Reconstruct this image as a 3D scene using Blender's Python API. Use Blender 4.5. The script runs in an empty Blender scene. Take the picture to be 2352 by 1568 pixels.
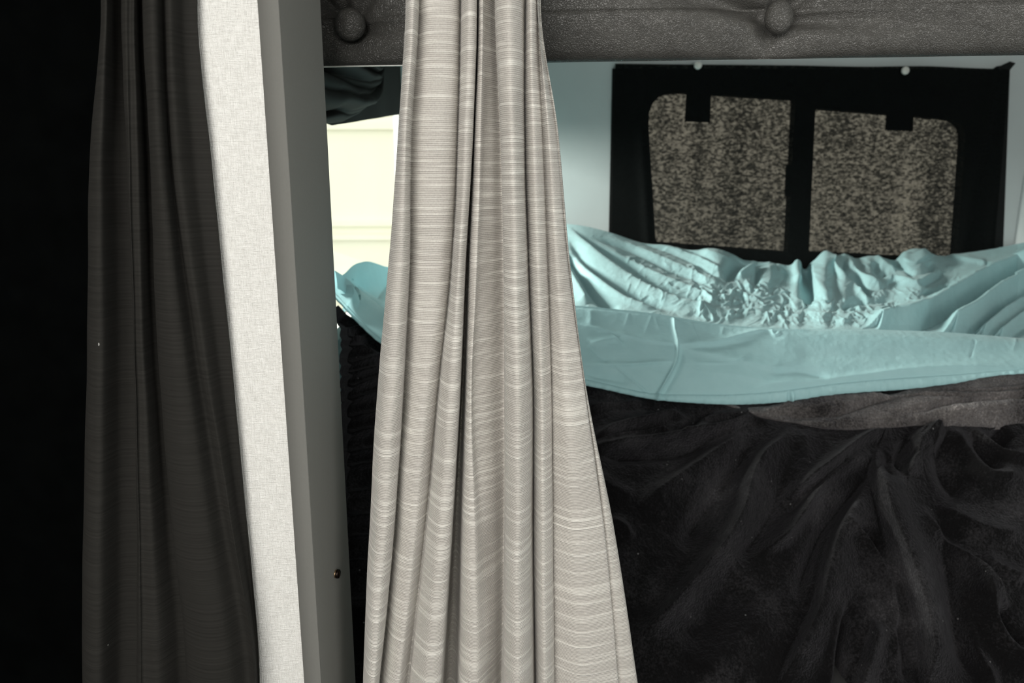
import bpy, bmesh, math
import numpy as np
from mathutils import Vector

# ------------------------------------------------------------------ camera
SC = bpy.context.scene
COL = SC.collection
F_PX, PITCH, CAM_Z = 1700.0, math.radians(12.4), 1.10
cam_d = bpy.data.cameras.new('camera')
cam = bpy.data.objects.new('camera', cam_d)
COL.objects.link(cam)
cam.location = (0, 0, CAM_Z)
cam.rotation_euler = (math.radians(90) - PITCH, 0, 0)
cam_d.sensor_width = 36.0
cam_d.lens = F_PX / 2352.0 * 36.0
cam_d.clip_start = 0.02
cam_d.dof.use_dof = True
cam_d.dof.focus_distance = 0.66
cam_d.dof.aperture_fstop = 8.5
SC.camera = cam

# ------------------------------------------------------------------ light
world = bpy.data.worlds.new('world')
SC.world = world
world.use_nodes = True
wb = world.node_tree.nodes['Background']
wb.inputs['Color'].default_value = (1.0, 0.97, 0.90, 1)
wb.inputs['Strength'].default_value = 1.9


def area(name, loc, target, sx, sy, power, color):
    d = bpy.data.lights.new(name, 'AREA')
    d.shape = 'RECTANGLE'
    d.size, d.size_y = sx, sy
    d.energy = power
    d.color = color
    o = bpy.data.objects.new(name, d)
    COL.objects.link(o)
    o.location = loc
    o.rotation_euler = (Vector(target) - Vector(loc)).to_track_quat('-Z', 'Y').to_euler()
    return o


area('windshield_daylight', (-0.55, -1.15, 1.55), (0.05, 1.0, 0.95), 1.2, 0.62, 29.0, (1.0, 0.975, 0.93))
area('right_fill_light', (1.20, -0.60, 1.42), (-0.2, 0.75, 0.95), 0.6, 0.4, 10.0, (1.0, 0.985, 0.95))  # added fill lamp from the right; no window is seen there
area('side_window_daylight', (-1.25, 1.66, 1.42), (0.5, 1.45, 0.85), 0.42, 0.30, 105.0, (1.0, 0.985, 0.94))

SC.view_settings.view_transform = 'Standard'
SC.view_settings.look = 'None'
SC.view_settings.gamma = 1.0
SC.view_settings.use_curve_mapping = False
SC.view_settings.exposure = 0.0
SC.cycles.use_denoising = True
SC.cycles.max_bounces = 8
SC.cycles.transparent_max_bounces = 12

# ------------------------------------------------------------------ helpers
CP, SP = math.cos(PITCH), math.sin(PITCH)


def at(px, py, Y):
    """point of the place seen at photo pixel px, py at depth Y (arrays allowed)"""
    px, py, Y = np.broadcast_arrays(np.asarray(px, float), np.asarray(py, float), np.asarray(Y, float))
    a = (px - 1176) / F_PX
    b = -(py - 784) / F_PX
    t = Y / (CP + SP * b)
    return np.stack([a * t, Y, CAM_Z + t * (-SP + CP * b)], -1)


def project(P):
    x, y, z = P[..., 0], P[..., 1], P[..., 2] - CAM_Z
    d = y * CP - z * SP
    u = y * SP + z * CP
    return 1176 + F_PX * x / d, 784 - F_PX * u / d


def mesh_obj(name, verts, faces, mat, parent=None, smooth=True, uv=None):
    me = bpy.data.meshes.new(name)
    me.from_pydata([tuple(v) for v in verts], [], [tuple(f) for f in faces])
    me.update()
    if smooth:
        me.polygons.foreach_set('use_smooth', [True] * len(me.polygons))
    if uv is not None:
        lay = me.uv_layers.new(name='cloth')
        li = np.empty(len(me.loops), int)
        me.loops.foreach_get('vertex_index', li)
        lay.data.foreach_set('uv', np.asarray(uv, float)[li].ravel())
    o = bpy.data.objects.new(name, me)
    COL.objects.link(o)
    if mat:
        me.materials.append(mat)
    if parent:
        o.parent = parent
    return o


def grid_obj(name, P, mat, parent=None, uv=None):
    """P: (rows, cols, 3)"""
    r, c = P.shape[:2]
    idx = np.arange(r * c).reshape(r, c)
    f = np.stack([idx[:-1, :-1], idx[1:, :-1], idx[1:, 1:], idx[:-1, 1:]], -1).reshape(-1, 4)
    return mesh_obj(name, P.reshape(-1, 3), f.tolist(), mat, parent, True,
                    None if uv is None else uv.reshape(-1, 2))


def from_bm(name, bm, mat, parent=None, smooth=False):
    me = bpy.data.meshes.new(name)
    bmesh.ops.recalc_face_normals(bm, faces=bm.faces[:])
    bm.to_mesh(me)
    bm.free()
    if smooth:
        me.polygons.foreach_set('use_smooth', [True] * len(me.polygons))
    o = bpy.data.objects.new(name, me)
    COL.objects.link(o)
    me.materials.append(mat)
    if parent:
        o.parent = parent
    return o


def add_box(bm, x0, x1, y0, y1, z0, z1):
    v = [bm.verts.new((x, y, z)) for z in (z0, z1) for y in (y0, y1) for x in (x0, x1)]
    for f in ((0, 1, 3, 2), (4, 5, 7, 6), (0, 1, 5, 4), (2, 3, 7, 6), (0, 2, 6, 4), (1, 3, 7, 5)):
        bm.faces.new([v[i] for i in f])


def box_obj(name, mat, boxes, parent=None, bevel=0.0):
    bm = bmesh.new()
    for b in boxes:
        add_box(bm, *b)
    o = from_bm(name, bm, mat, parent)
    if bevel:
        m = o.modifiers.new('edge', 'BEVEL')
        m.width = bevel
        m.segments = 3
    return o


def structure(o, label=None):
    o['kind'] = 'structure'
    return o


def thing(o, label, cat, group=None):
    o['label'] = label
    o['category'] = cat
    if group:
        o['group'] = group
    return o


def empty(name, loc):
    o = bpy.data.objects.new(name, None)
    COL.objects.link(o)
    o.location = loc
    o.empty_display_size = 0.05
    return o


def under(child, root):
    """parent to a root that does not sit at the origin, keeping the place"""
    child.parent = root
    child.location = Vector(child.location) - Vector(root.location)
    return child


# noise ---------------------------------------------------------------
def perlin(x, y, seed=0):
    rng = np.random.RandomState(seed)
    perm = rng.permutation(512)
    ang = rng.rand(512) * 2 * np.pi
    xi, yi = np.floor(x).astype(int), np.floor(y).astype(int)
    xf, yf = x - xi, y - yi
    u, v = xf ** 3 * (xf * (xf * 6 - 15) + 10), yf ** 3 * (yf * (yf * 6 - 15) + 10)

    def g(ix, iy, dx, dy):
        h = perm[(perm[ix % 512] + iy) % 512]
        return np.cos(ang[h]) * dx + np.sin(ang[h]) * dy
    n00, n10 = g(xi, yi, xf, yf), g(xi + 1, yi, xf - 1, yf)
    n01, n11 = g(xi, yi + 1, xf, yf - 1), g(xi + 1, yi + 1, xf - 1, yf - 1)
    return (n00 * (1 - u) + n10 * u) * (1 - v) + (n01 * (1 - u) + n11 * u) * v


def ridged(x, y, seed=0, octaves=3):
    s, a, n = 0, 1.0, 0
    for k in range(octaves):
        s = s + a * (1 - 2.2 * np.abs(perlin(x * 2 ** k, y * 2 ** k, seed + k)))
        n += a
        a *= 0.5
    return s / n


def crease(px, py, pts, wl, wr, h, taper=True, sharp=1.6):
    """height of one fold drawn along pts; wl / wr: widths on its two sides
    (wl: to the left when walking along pts on the picture)"""
    pts = np.asarray(pts, float)
    best = np.full(px.shape, 1e9)
    sd = np.zeros(px.shape)
    al = np.zeros(px.shape)
    seg = np.hypot(*(pts[1:] - pts[:-1]).T)
    cum = np.concatenate([[0], np.cumsum(seg)])
    # smooth the polyline
    n = max(8, int(cum[-1] / 12))
    s = np.linspace(0, cum[-1], n)
    xs, ys = spline(cum, pts[:, 0], s), spline(cum, pts[:, 1], s)
    W = max(wl, wr) * 2.6
    m = (px > xs.min() - W) & (px < xs.max() + W) & (py > ys.min() - W) & (py < ys.max() + W)
    if not m.any():
        return np.zeros(px.shape)
    qx, qy = px[m], py[m]
    b, sg, aa = best[m], sd[m], al[m]
    for i in range(n - 1):
        dx, dy = xs[i + 1] - xs[i], ys[i + 1] - ys[i]
        L2 = dx * dx + dy * dy
        t = np.clip(((qx - xs[i]) * dx + (qy - ys[i]) * dy) / L2, 0, 1)
        ex, ey = qx - (xs[i] + t * dx), qy - (ys[i] + t * dy)
        d = ex * ex + ey * ey
        k = d < b
        b = np.where(k, d, b)
        sg = np.where(k, np.sign(dx * ey - dy * ex), sg)
        aa = np.where(k, (i + t) / (n - 1), aa)
    d = np.sqrt(b)
    w = np.where(sg < 0, wl, wr)
    v = np.exp(-(d / w) ** sharp)
    if taper:
        v = v * np.clip(np.minimum(aa, 1 - aa) * 5 + 0.12, 0, 1)
    out = np.zeros(px.shape)
    out[m] = v * h
    return out


def spline(x, y, q):
    """monotone-free Catmull-Rom through x, y sampled at q"""
    x, y, q = np.asarray(x, float), np.asarray(y, float), np.asarray(q, float)
    if len(x) < 3:
        return np.interp(q, x, y)
    m = np.gradient(y, x)
    i = np.clip(np.searchsorted(x, q, side='right') - 1, 0, len(x) - 2)
    h = x[i + 1] - x[i]
    t = np.clip((q - x[i]) / h, 0, 1)
    t2, t3 = t * t, t * t * t
    return ((2 * t3 - 3 * t2 + 1) * y[i] + (t3 - 2 * t2 + t) * h * m[i]
            + (-2 * t3 + 3 * t2) * y[i + 1] + (t3 - t2) * h * m[i + 1])


def normals(P):
    du = np.gradient(P, axis=1)
    dv = np.gradient(P, axis=0)
    n = np.cross(du, dv)
    n /= np.linalg.norm(n, axis=-1, keepdims=True) + 1e-12
    return n


# ------------------------------------------------------------------ materials
class M:
    def __init__(s, name):
        s.m = bpy.data.materials.new(name)
        s.m.use_nodes = True
        s.t = s.m.node_tree
        s.b = s.t.nodes['Principled BSDF']
        s.out = s.t.nodes['Material Output']

    def n(s, kind, **kw):
        n = s.t.nodes.new(kind)
        for k, v in kw.items():
            if k in n.inputs.keys():
                n.inputs[k].default_value = v
            else:
                setattr(n, k, v)
        return n

    def l(s, a, b):
        s.t.links.new(a, b)

    def set(s, **kw):
        for k, v in kw.items():
            s.b.inputs[k.replace('_', ' ')].default_value = v
        return s

    def coord(s, scale, kind='Object'):
        c = s.n('ShaderNodeTexCoord')
        mp = s.n('ShaderNodeMapping')
        mp.inputs['Scale'].default_value = scale
        s.l(c.outputs[kind], mp.inputs['Vector'])
        return mp.outputs['Vector']

    def noise(s, scale, detail=3, vec=(1, 1, 1), kind='Object', rough=0.5):
        n = s.n('ShaderNodeTexNoise')
        n.inputs['Scale'].default_value = scale
        n.inputs['Detail'].default_value = detail
        n.inputs['Roughness'].default_value = rough
        s.l(s.coord(vec, kind), n.inputs['Vector'])
        return n.outputs['Fac']

    def ramp(s, src, stops):
        r = s.n('ShaderNodeValToRGB')
        e = r.color_ramp.elements
        while len(e) < len(stops):
            e.new(0.5)
        for el, (p, c) in zip(e, stops):
            el.position = p
            el.color = c if len(c) == 4 else (*c, 1)
        s.l(src, r.inputs['Fac'])
        return r.outputs['Color']

    def math(s, op, a, b=None):
        n = s.n('ShaderNodeMath', operation=op)
        for i, v in enumerate((a, b)):
            if v is None:
                continue
            if isinstance(v, (int, float)):
                n.inputs[i].default_value = v
            else:
                s.l(v, n.inputs[i])
        return n.outputs[0]

    def bump(s, h, dist, strength=1.0):
        b = s.n('ShaderNodeBump')
        b.inputs['Strength'].default_value = strength
        b.inputs['Distance'].default_value = dist
        s.l(h, b.inputs['Height'])
        s.l(b.outputs['Normal'], s.b.inputs['Normal'])
        return b


def plain(name, col, rough=0.6, metal=0.0, spec=0.5):
    m = M(name)
    m.set(Base_Color=(*col, 1), Roughness=rough, Metallic=metal)
    m.b.inputs['Specular IOR Level'].default_value = spec
    return m


def speckle(m, base, amt, scale):
    """a faint unevenness of the base colour"""
    n = m.noise(scale, 4)
    lo = tuple(c * (1 - amt) for c in base)
    hi = tuple(min(1, c * (1 + amt)) for c in base)
    m.l(m.ramp(n, [(0.3, lo), (0.7, hi)]), m.b.inputs['Base Color'])
    return m


wall_paint = speckle(plain('wall_paint', (0.5, 0.56, 0.57), 0.75, spec=0.3), (0.50, 0.55, 0.555), 0.03, 9)
wall_paint.bump(wall_paint.noise(700, 3), 0.0004, 0.25)
void_black = speckle(plain('void_black', (0.003, 0.003, 0.003), 1.0, spec=0.0), (0.0022, 0.0026, 0.0026), 0.2, 30)  # near-black colour stands in for the darkness of the unlit cab
ceiling_mat = speckle(plain('ceiling_fabric', (0.4, 0.4, 0.38), 0.9), (0.42, 0.42, 0.40), 0.04, 40)
floor_mat = speckle(plain('rubber_floor', (0.03, 0.03, 0.03), 0.8), (0.03, 0.03, 0.03), 0.2, 60)
grey_plastic = speckle(plain('grey_plastic', (0.17, 0.17, 0.16), 0.55, spec=0.35), (0.185, 0.185, 0.172), 0.02, 500)
grey_plastic.bump(grey_plastic.noise(1500, 2), 0.0002, 0.2)
white_plastic = speckle(plain('white_plastic', (0.75, 0.75, 0.72), 0.45), (0.75, 0.75, 0.71), 0.02, 20)
black_plastic = speckle(plain('black_plastic', (0.006, 0.007, 0.007), 0.7, spec=0.2), (0.006, 0.007, 0.007), 0.2, 90)
brass = speckle(plain('dark_brass', (0.35, 0.24, 0.14), 0.35, 1.0), (0.36, 0.25, 0.15), 0.15, 900)
dark_slot = plain('dark_screw_metal', (0.03, 0.022, 0.018), 0.4, 1.0)  # dark metal of the screw head
pin_plastic = plain('pearl_plastic', (0.75, 0.74, 0.7), 0.3)
pin_plastic.bump(pin_plastic.noise(500, 2), 0.0003, 0.5)

# linen wall covering
linen = M('linen_wallcovering').set(Roughness=0.85)
wv = linen.noise(1.0, 3, (1500, 60, 110))
wh = linen.noise(1.0, 3, (110, 60, 1500))
fine = linen.noise(900, 2)
hgt = linen.math('ADD', linen.math('ADD', wv, wh), linen.math('MULTIPLY', fine, 0.5))
linen.l(linen.ramp(linen.math('MULTIPLY', hgt, 0.4), [(0.38, (0.64, 0.63, 0.60)), (0.58, (0.83, 0.825, 0.80))]),
        linen.b.inputs['Base Color'])
linen.bump(hgt, 0.0012, 0.8)

# ribbed beige curtain cloth (u across, v along, metres)
rib = M('ribbed_beige_cloth').set(Roughness=0.95)
rib.b.inputs['Sheen Weight'].default_value = 0.15
w = rib.n('ShaderNodeTexWave', wave_type='BANDS', bands_direction='Y', wave_profile='SIN')
w.inputs['Scale'].default_value = 1.0
w.inputs['Distortion'].default_value = 1.5
w.inputs['Detail'].default_value = 2.0
w.inputs['Detail Scale'].default_value = 1.0
rib.l(rib.coord((12, 212, 1), 'UV'), w.inputs['Vector'])
slub = rib.noise(1.0, 2, (10, 270, 1), 'UV')          # thick and thin yarns
knit = rib.noise(1.0, 1, (700, 500, 1), 'UV')
soft = rib.noise(1.0, 2, (14, 24, 1), 'UV')
sl = rib.math('MULTIPLY', rib.math('MAXIMUM', rib.math('SUBTRACT', slub, 0.5), 0.0), 3.0)
hh = rib.math('ADD', rib.math('MULTIPLY', w.outputs['Fac'], 0.5), sl)
hh = rib.math('ADD', hh, rib.math('MULTIPLY', knit, 0.45))
cc = rib.math('ADD', rib.math('MULTIPLY', hh, 0.62), rib.math('MULTIPLY', soft, 0.2))
rib.l(rib.ramp(cc, [(0.22, (0.40, 0.372, 0.345)), (0.5, (0.55, 0.525, 0.485)), (0.85, (0.74, 0.72, 0.67))]),
      rib.b.inputs['Base Color'])
rib.bump(hh, 0.0011, 0.8)

# black curtain cloth
blk = M('black_curtain_cloth').set(Roughness=0.9)
blk.b.inputs['Specular IOR Level'].default_value = 0.15
b1 = blk.noise(1.0, 3, (14, 520, 1), 'UV')
lint = blk.n('ShaderNodeTexVoronoi', feature='F1')
lint.inputs['Scale'].default_value = 1.0
blk.l(blk.coord((26, 16, 1), 'UV'), lint.inputs['Vector'])
lm = blk.math('LESS_THAN', lint.outputs['Distance'], 0.022)
mx = blk.n('ShaderNodeMix', data_type='RGBA')
blk.l(lm, mx.inputs['Factor'])
blk.l(blk.ramp(b1, [(0.3, (0.0145, 0.0140, 0.0125)), (0.7, (0.022, 0.0212, 0.019))]), mx.inputs[6])
mx.inputs[7].default_value = (0.25, 0.25, 0.24, 1)
blk.l(mx.outputs[2], blk.b.inputs['Base Color'])
blk.bump(b1, 0.0007, 0.6)

# leather
lea = M('black_leather').set(Roughness=0.38)
lea.b.inputs['Specular IOR Level'].default_value = 0.45
vo = lea.n('ShaderNodeTexVoronoi', feature='DISTANCE_TO_EDGE')
vo.inputs['Scale'].default_value = 420
dn = lea.n('ShaderNodeTexNoise')
dn.inputs['Scale'].default_value = 160
lea.l(lea.coord((1, 1, 1)), dn.inputs['Vector'])
vm = lea.n('ShaderNodeMix', data_type='RGBA')
vm.inputs['Factor'].default_value = 0.008
lea.l(lea.coord((1, 1, 1.35)), vm.inputs[6])
lea.l(dn.outputs['Color'], vm.inputs[7])
lea.l(vm.outputs[2], vo.inputs['Vector'])
lh = lea.math('ADD', lea.math('MINIMUM', lea.math('MULTIPLY', vo.outputs['Distance'], 3.0), 0.6),
              lea.math('MULTIPLY', lea.noise(380, 3), 0.7))
lea.l(lea.ramp(lea.noise(60, 4), [(0.3, (0.050, 0.0485, 0.045)), (0.7, (0.068, 0.066, 0.061))]), lea.b.inputs['Base Color'])
lea.bump(lh, 0.0009, 0.55)

# teal cotton
teal = M('teal_cotton').set(Roughness=0.62)
teal.b.inputs['Specular IOR Level'].default_value = 0.35
teal.b.inputs['Sheen Weight'].default_value = 0.12
teal.l(teal.ramp(teal.noise(40, 4), [(0.3, (0.35, 0.575, 0.60)), (0.7, (0.38, 0.61, 0.635))]), teal.b.inputs['Base Color'])
tt = teal.n('ShaderNodeBsdfTranslucent')
tt.inputs['Color'].default_value = (0.42, 0.68, 0.72, 1)
tm = teal.n('ShaderNodeMixShader')
tm.inputs['Fac'].default_value = 0.22
teal.l(teal.b.outputs[0], tm.inputs[1])
teal.l(tt.outputs[0], tm.inputs[2])
teal.l(tm.outputs[0], teal.out.inputs['Surface'])
teal.bump(teal.math('ADD', teal.noise(90, 4), teal.math('MULTIPLY', teal.noise(1800, 1), 0.1)), 0.0022, 0.55)


# fleece: short pile; patches brushed against the nap look paler
def fleece(name, dark, pale, lo, hi, pile, bump_d, sheen):
    m = M(name).set(Roughness=0.85)
    m.b.inputs['Specular IOR Level'].default_value = 0.12
    m.b.inputs['Sheen Weight'].default_value = sheen
    m.b.inputs['Sheen Roughness'].default_value = 0.35
    m.b.inputs['Sheen Tint'].default_value = (0.92, 0.90, 1.0, 1)
    patch = m.noise(7.0, 5, rough=0.62)
    grain = m.noise(pile, 3, rough=0.7)
    v = m.math('ADD', m.math('MULTIPLY', patch, 0.66), m.math('MULTIPLY', grain, 0.34))
    ln = m.n('ShaderNodeTexVoronoi', feature='F1')
    ln.inputs['Scale'].default_value = 38
    m.l(m.coord((1, 1, 1)), ln.inputs['Vector'])
    mx = m.n('ShaderNodeMix', data_type='RGBA')
    m.l(m.math('LESS_THAN', ln.outputs['Distance'], 0.045), mx.inputs['Factor'])
    m.l(m.ramp(v, [(lo, dark), (0.4 * lo + 0.6 * hi, tuple(0.7 * a + 0.3 * b for a, b in zip(dark, pale))), (hi, pale)]), mx.inputs[6])
    mx.inputs[7].default_value = (0.16, 0.16, 0.16, 1)
    m.l(mx.outputs[2], m.b.inputs['Base Color'])
    h = m.math('ADD', grain, m.math('MULTIPLY', m.noise(pile * 0.3, 2), 0.7))
    m.bump(h, bump_d, 0.8)
    return m


fleece_black = fleece('black_fleece', (0.0030, 0.0028, 0.0031), (0.085, 0.082, 0.088), 0.50, 0.70, 330, 0.0055, 0.085)
fleece_pale = fleece('shaggy_fleece_reverse', (0.016, 0.0145, 0.0145), (0.42, 0.385, 0.375), 0.37, 0.66, 300, 0.008, 0.15)

# black backlit window cloth: light seeps through the open weave
clo = M('thin_black_cloth')
clo.b.inputs['Base Color'].default_value = (0.0045, 0.0055, 0.0055, 1)
clo.b.inputs['Roughness'].default_value = 0.95
clo.b.inputs['Specular IOR Level'].default_value = 0.08
g1 = clo.noise(1.0, 3, (108, 108, 170), rough=0.62)
g2 = clo.noise(1.0, 2, (10, 10, 1.2))
g = clo.math('ADD', clo.math('MULTIPLY', g1, 1.0), clo.math('MULTIPLY', g2, 0.34))
thru = clo.ramp(g, [(0.50, (0.0035, 0.0035, 0.0033)), (0.66, (0.019, 0.0181, 0.0155)), (0.88, (0.100, 0.094, 0.080))])
tb = clo.n('ShaderNodeBsdfTransparent')
clo.l(thru, tb.inputs['Color'])
ad = clo.n('ShaderNodeAddShader')
clo.l(clo.b.outputs[0], ad.inputs[0])
clo.l(tb.outputs[0], ad.inputs[1])
clo.l(ad.outputs[0], clo.out.inputs['Surface'])

glass = M('window_glass')
gt = glass.n('ShaderNodeBsdfTransparent')
gt.inputs['Color'].default_value = (0.93, 0.95, 0.93, 1)
gg = glass.n('ShaderNodeBsdfGlossy')
gg.inputs['Roughness'].default_value = 0.02
gx = glass.n('ShaderNodeMixShader')
gx.inputs['Fac'].default_value = 0.05
glass.l(gt.outputs[0], gx.inputs[1])
glass.l(gg.outputs[0], gx.inputs[2])
glass.l(gx.outputs[0], glass.out.inputs['Surface'])

siding = speckle(plain('cream_siding', (0.85, 0.85, 0.68), 0.5), (0.90, 0.90, 0.76), 0.01, 3)
blind_cloth = speckle(plain('dark_blind_cloth', (0.008, 0.007, 0.006), 0.8, spec=0.2), (0.0085, 0.0075, 0.006), 0.15, 30)

# ------------------------------------------------------------------ setting
XL, XR, YB = -0.285, 1.315, 1.95          # sleeper: side walls and rear wall
ZC = 1.78
FRONT = -1.45
structure(box_obj('floor', floor_mat.m, [(-1.3, 1.5, FRONT, 2.05, -0.03, 0.0)]))
structure(box_obj('ceiling', ceiling_mat.m, [(-1.3, 1.5, FRONT, 2.05, ZC, ZC + 0.04)]))
structure(box_obj('wall_front', ceiling_mat.m, [(-1.3, 1.5, FRONT - 0.04, FRONT, 0.0, 1.1)]))
structure(box_obj('wall_right', wall_paint.m, [(XR, XR + 0.05, FRONT, 2.05, 0.0, ZC)]))

# rear wall with an opening for window_2
p = at([1455, 2245, 1850, 1850], [400, 400, 190, 625], YB)
wx0, wx1, wz1, wz0 = p[0, 0], p[1, 0], p[2, 2], p[3, 2]
structure(box_obj('wall_back', wall_paint.m, [
    (XL, wx0, YB, YB + 0.05, 0.0, ZC), (wx1, XR + 0.05, YB, YB + 0.05, 0.0, ZC),
    (wx0, wx1, YB, YB + 0.05, 0.0, wz0), (wx0, wx1, YB, YB + 0.05, wz1, ZC)]))

# left wall with an opening for window_1
ly0, ly1, lz0, lz1 = 0.80, 1.935, 0.845, 1.40
structure(box_obj('wall_left', wall_paint.m, [
    (XL - 0.010, XL, 0.66, ly0, 0.0, ZC), (XL - 0.010, XL, ly1, 1.95, 0.0, ZC),
    (XL - 0.010, XL, ly0, ly1, 0.0, lz0), (XL - 0.010, XL, ly0, ly1, lz1, ZC)]))
# cab side behind the black curtain; black colour stands in for the unlit void
structure(box_obj('wall_cab', void_black.m, [
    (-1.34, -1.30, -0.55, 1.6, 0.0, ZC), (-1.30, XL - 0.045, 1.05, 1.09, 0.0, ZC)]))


def plate(bm, loops, y0, y1):
    """flat plate in X-Z with holes, thickness y0..y1; loops: outer first"""
    edges = []
    for lp in loops:
        vs = [bm.verts.new((x, y0, z)) for x, z in lp]
        edges += [bm.edges.new((vs[i], vs[(i + 1) % len(vs)])) for i in range(len(vs))]
    r = bmesh.ops.triangle_fill(bm, edges=edges, use_beauty=True, use_dissolve=False)
    fs = [g for g in r['geom'] if isinstance(g, bmesh.types.BMFace)]
    e = bmesh.ops.extrude_face_region(bm, geom=fs)
    bmesh.ops.translate(bm, verts=[g for g in e['geom'] if isinstance(g, bmesh.types.BMVert)], vec=(0, y1 - y0, 0))


def rounded(pts, rad, n=6):
    """closed 2D loop with rounded corners; rad per corner"""
    out = []
    N = len(pts)
    for i in range(N):
        p0, p1, p2 = (np.array(pts[(i + k) % N], float) for k in (-1, 0, 1))
        r = rad[i]
        if r <= 0:
            out.append(tuple(p1))
            continue
        a = p1 + (p0 - p1) / np.linalg.norm(p0 - p1) * r
        b = p1 + (p2 - p1) / np.linalg.norm(p2 - p1) * r
        for t in np.linspace(0, 1, n):
            q = (1 - t) ** 2 * a + 2 * t * (1 - t) * p1 + t * t * b
            out.append(tuple(q))
    return out


# window_2 : rear window behind the black cloth
YW = YB + 0.000


def pix_xz(pts, Y):
    q = at([a for a, _ in pts], [b for _, b in pts], Y)
    return [(a[0], a[2]) for a in q]


win2 = structure(empty('window_2', ((wx0 + wx1) / 2, YB, wz0)))
outer = [(wx0, wz0), (wx1, wz0), (wx1, wz1), (wx0, wz1)]
pl = rounded(pix_xz([(1484, 208), (1826, 229), (1809, 578), (1506, 556)], YW), [0.085, 0.004, 0.004, 0.012])
pr = rounded(pix_xz([(1872, 249), (2219, 277), (2196, 594), (1857, 578)], YW), [0.004, 0.05, 0.012, 0.004])
blackout_border = pix_xz([(1396, 640), (2300, 640), (2318, 160), (1406, 158)], YB)  # wide black border added behind the cloth to keep its margins dark
bm = bmesh.new()
plate(bm, [blackout_border, pl, pr], YB - 0.003, YW + 0.03)
under(from_bm('window_frame', bm, black_plastic.m), win2)
for q, nm in ((pl, 'pane'), (pr, 'pane')):
    bm = bmesh.new()
    cx, cz = np.mean(q, axis=0)
    vs = [bm.verts.new((cx + (x - cx) * 1.02, YW + 0.015, cz + (z - cz) * 1.02)) for x, z in q]
    bm.faces.new(vs)
    under(from_bm(nm, bm, glass.m), win2)
for q in ([(1578, 196), (1633, 198), (1631, 281), (1573, 279)], [(2040, 230), (2099, 234), (2097, 301), (2034, 299)]):
    bm = bmesh.new()
    plate(bm, [pix_xz(q, YW - 0.004)], YW - 0.005, YW)
    under(from_bm('catch', bm, black_plastic.m), win2)
bm = bmesh.new()
plate(bm, [pix_xz([(1806, 378), (1850, 380), (1848, 452), (1803, 450)], YW - 0.004)], YW - 0.005, YW)
under(from_bm('latch', bm, black_plastic.m), win2)

# window_1 : side window, white frame
win1 = structure(empty('window_1', (XL, (ly0 + ly1) / 2, lz0)))
under(box_obj('window_frame', white_plastic.m, [
    (XL - 0.012, XL + 0.004, ly0, ly0 + 0.02, lz0, lz1), (XL - 0.012, XL + 0.002, ly1 - 0.004, ly1, lz0, lz1),
    (XL - 0.012, XL + 0.004, ly0, ly1, lz0, lz0 + 0.02), (XL - 0.012, XL + 0.004, ly0, ly1, lz1 - 0.02, lz1)]), win1)
under(box_obj('pane', glass.m, [(XL - 0.007, XL - 0.005, ly0, ly1, lz0, lz1)]), win1)

# what stands outside the side window: pale ribbed siding
yt = 4.6
tr = empty('trailer', (-1.4, yt, 0.0))
zt = [at(835, y, yt)[2] for y in (291, 514, 544)]
under(box_obj('side_panel', siding.m, [(-3.2, 0.4, yt, yt + 0.4, 0.3, 3.4)]), tr)
for z, hgt_, tilt in zip(zt, (0.016, 0.012, 0.016), (0.03, 0.03, 0.04)):
    o = box_obj('rib', siding.m, [(-3.2, 0.4, yt - 0.028, yt, z - hgt_, z + hgt_)])
    under(o, tr)
thing(tr, 'bright cream ribbed trailer side outside the side window', 'trailer')
structure(box_obj('floor_outside', plain('asphalt', (0.25, 0.24, 0.22), 0.9).m, [(-9, 9, 2.1, 14, -0.9, -0.85)]))

# ------------------------------------------------------------------ grey corner post, linen stub wall
def X_at(px, Y):
    return float(at(px, 784, Y)[0])


P0 = (X_at(645, 0.614), 0.614)
P1 = (X_at(689, 0.600), 0.600)
P2 = (X_at(787.5, 0.690), 0.690)
P3 = (P2[0] - 0.05, 0.74)
P4 = (P0[0], 0.74)
prof = [P0, P1, P2, P3, P4]
bm = bmesh.new()
zs = [0.0, ZC]
rings = [[bm.verts.new((x, y, z)) for x, y in prof] for z in zs]
for i in range(5):
    j = (i + 1) % 5
    bm.faces.new([rings[0][i], rings[0][j], rings[1][j], rings[1][i]])
bm.faces.new(rings[0])
bm.faces.new(rings[1][::-1])
ve = [e for e in bm.edges if abs(e.verts[0].co.z - e.verts[1].co.z) > 0.5]
e1 = [e for e in ve if abs(e.verts[0].co.x - P1[0]) < 1e-6]
e2 = [e for e in ve if abs(e.verts[0].co.x - P2[0]) < 1e-6]
bmesh.ops.bevel(bm, geom=e1, offset=0.0005, segments=3, affect='EDGES')
e2 = [e for e in bm.edges if abs(e.verts[0].co.z - e.verts[1].co.z) > 0.5 and abs(e.verts[0].co.x - P2[0]) < 1e-6 and abs(e.verts[1].co.x - P2[0]) < 1e-6]
bmesh.ops.bevel(bm, geom=e2, offset=0.012, segments=6, affect='EDGES')
post = structure(from_bm('trim_1', bm, grey_plastic.m, smooth=False))
for pgn in post.data.polygons:
    pgn.use_smooth = True
mm = post.modifiers.new('flat', 'WEIGHTED_NORMAL')

# linen stub wall left of the post, gently bowed
us = np.linspace(-0.26, 1, 60)
zz = np.linspace(0.0, ZC, 40)
xl, xr = X_at(505, 0.62), P0[0]
P = np.zeros((40, 60, 3))
P[..., 0] = xl + (xr - xl) * us[None]
P[..., 1] = 0.6145 + 0.010 * np.clip(0.15 - us, 0, None)[None] ** 2 / 0.2
P[..., 2] = zz[:, None]
P = np.concatenate([P[:, :1] + np.array([0, 0.12, 0]), P, ], 1)
structure(grid_obj('wall_partition', P, linen.m))

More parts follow.
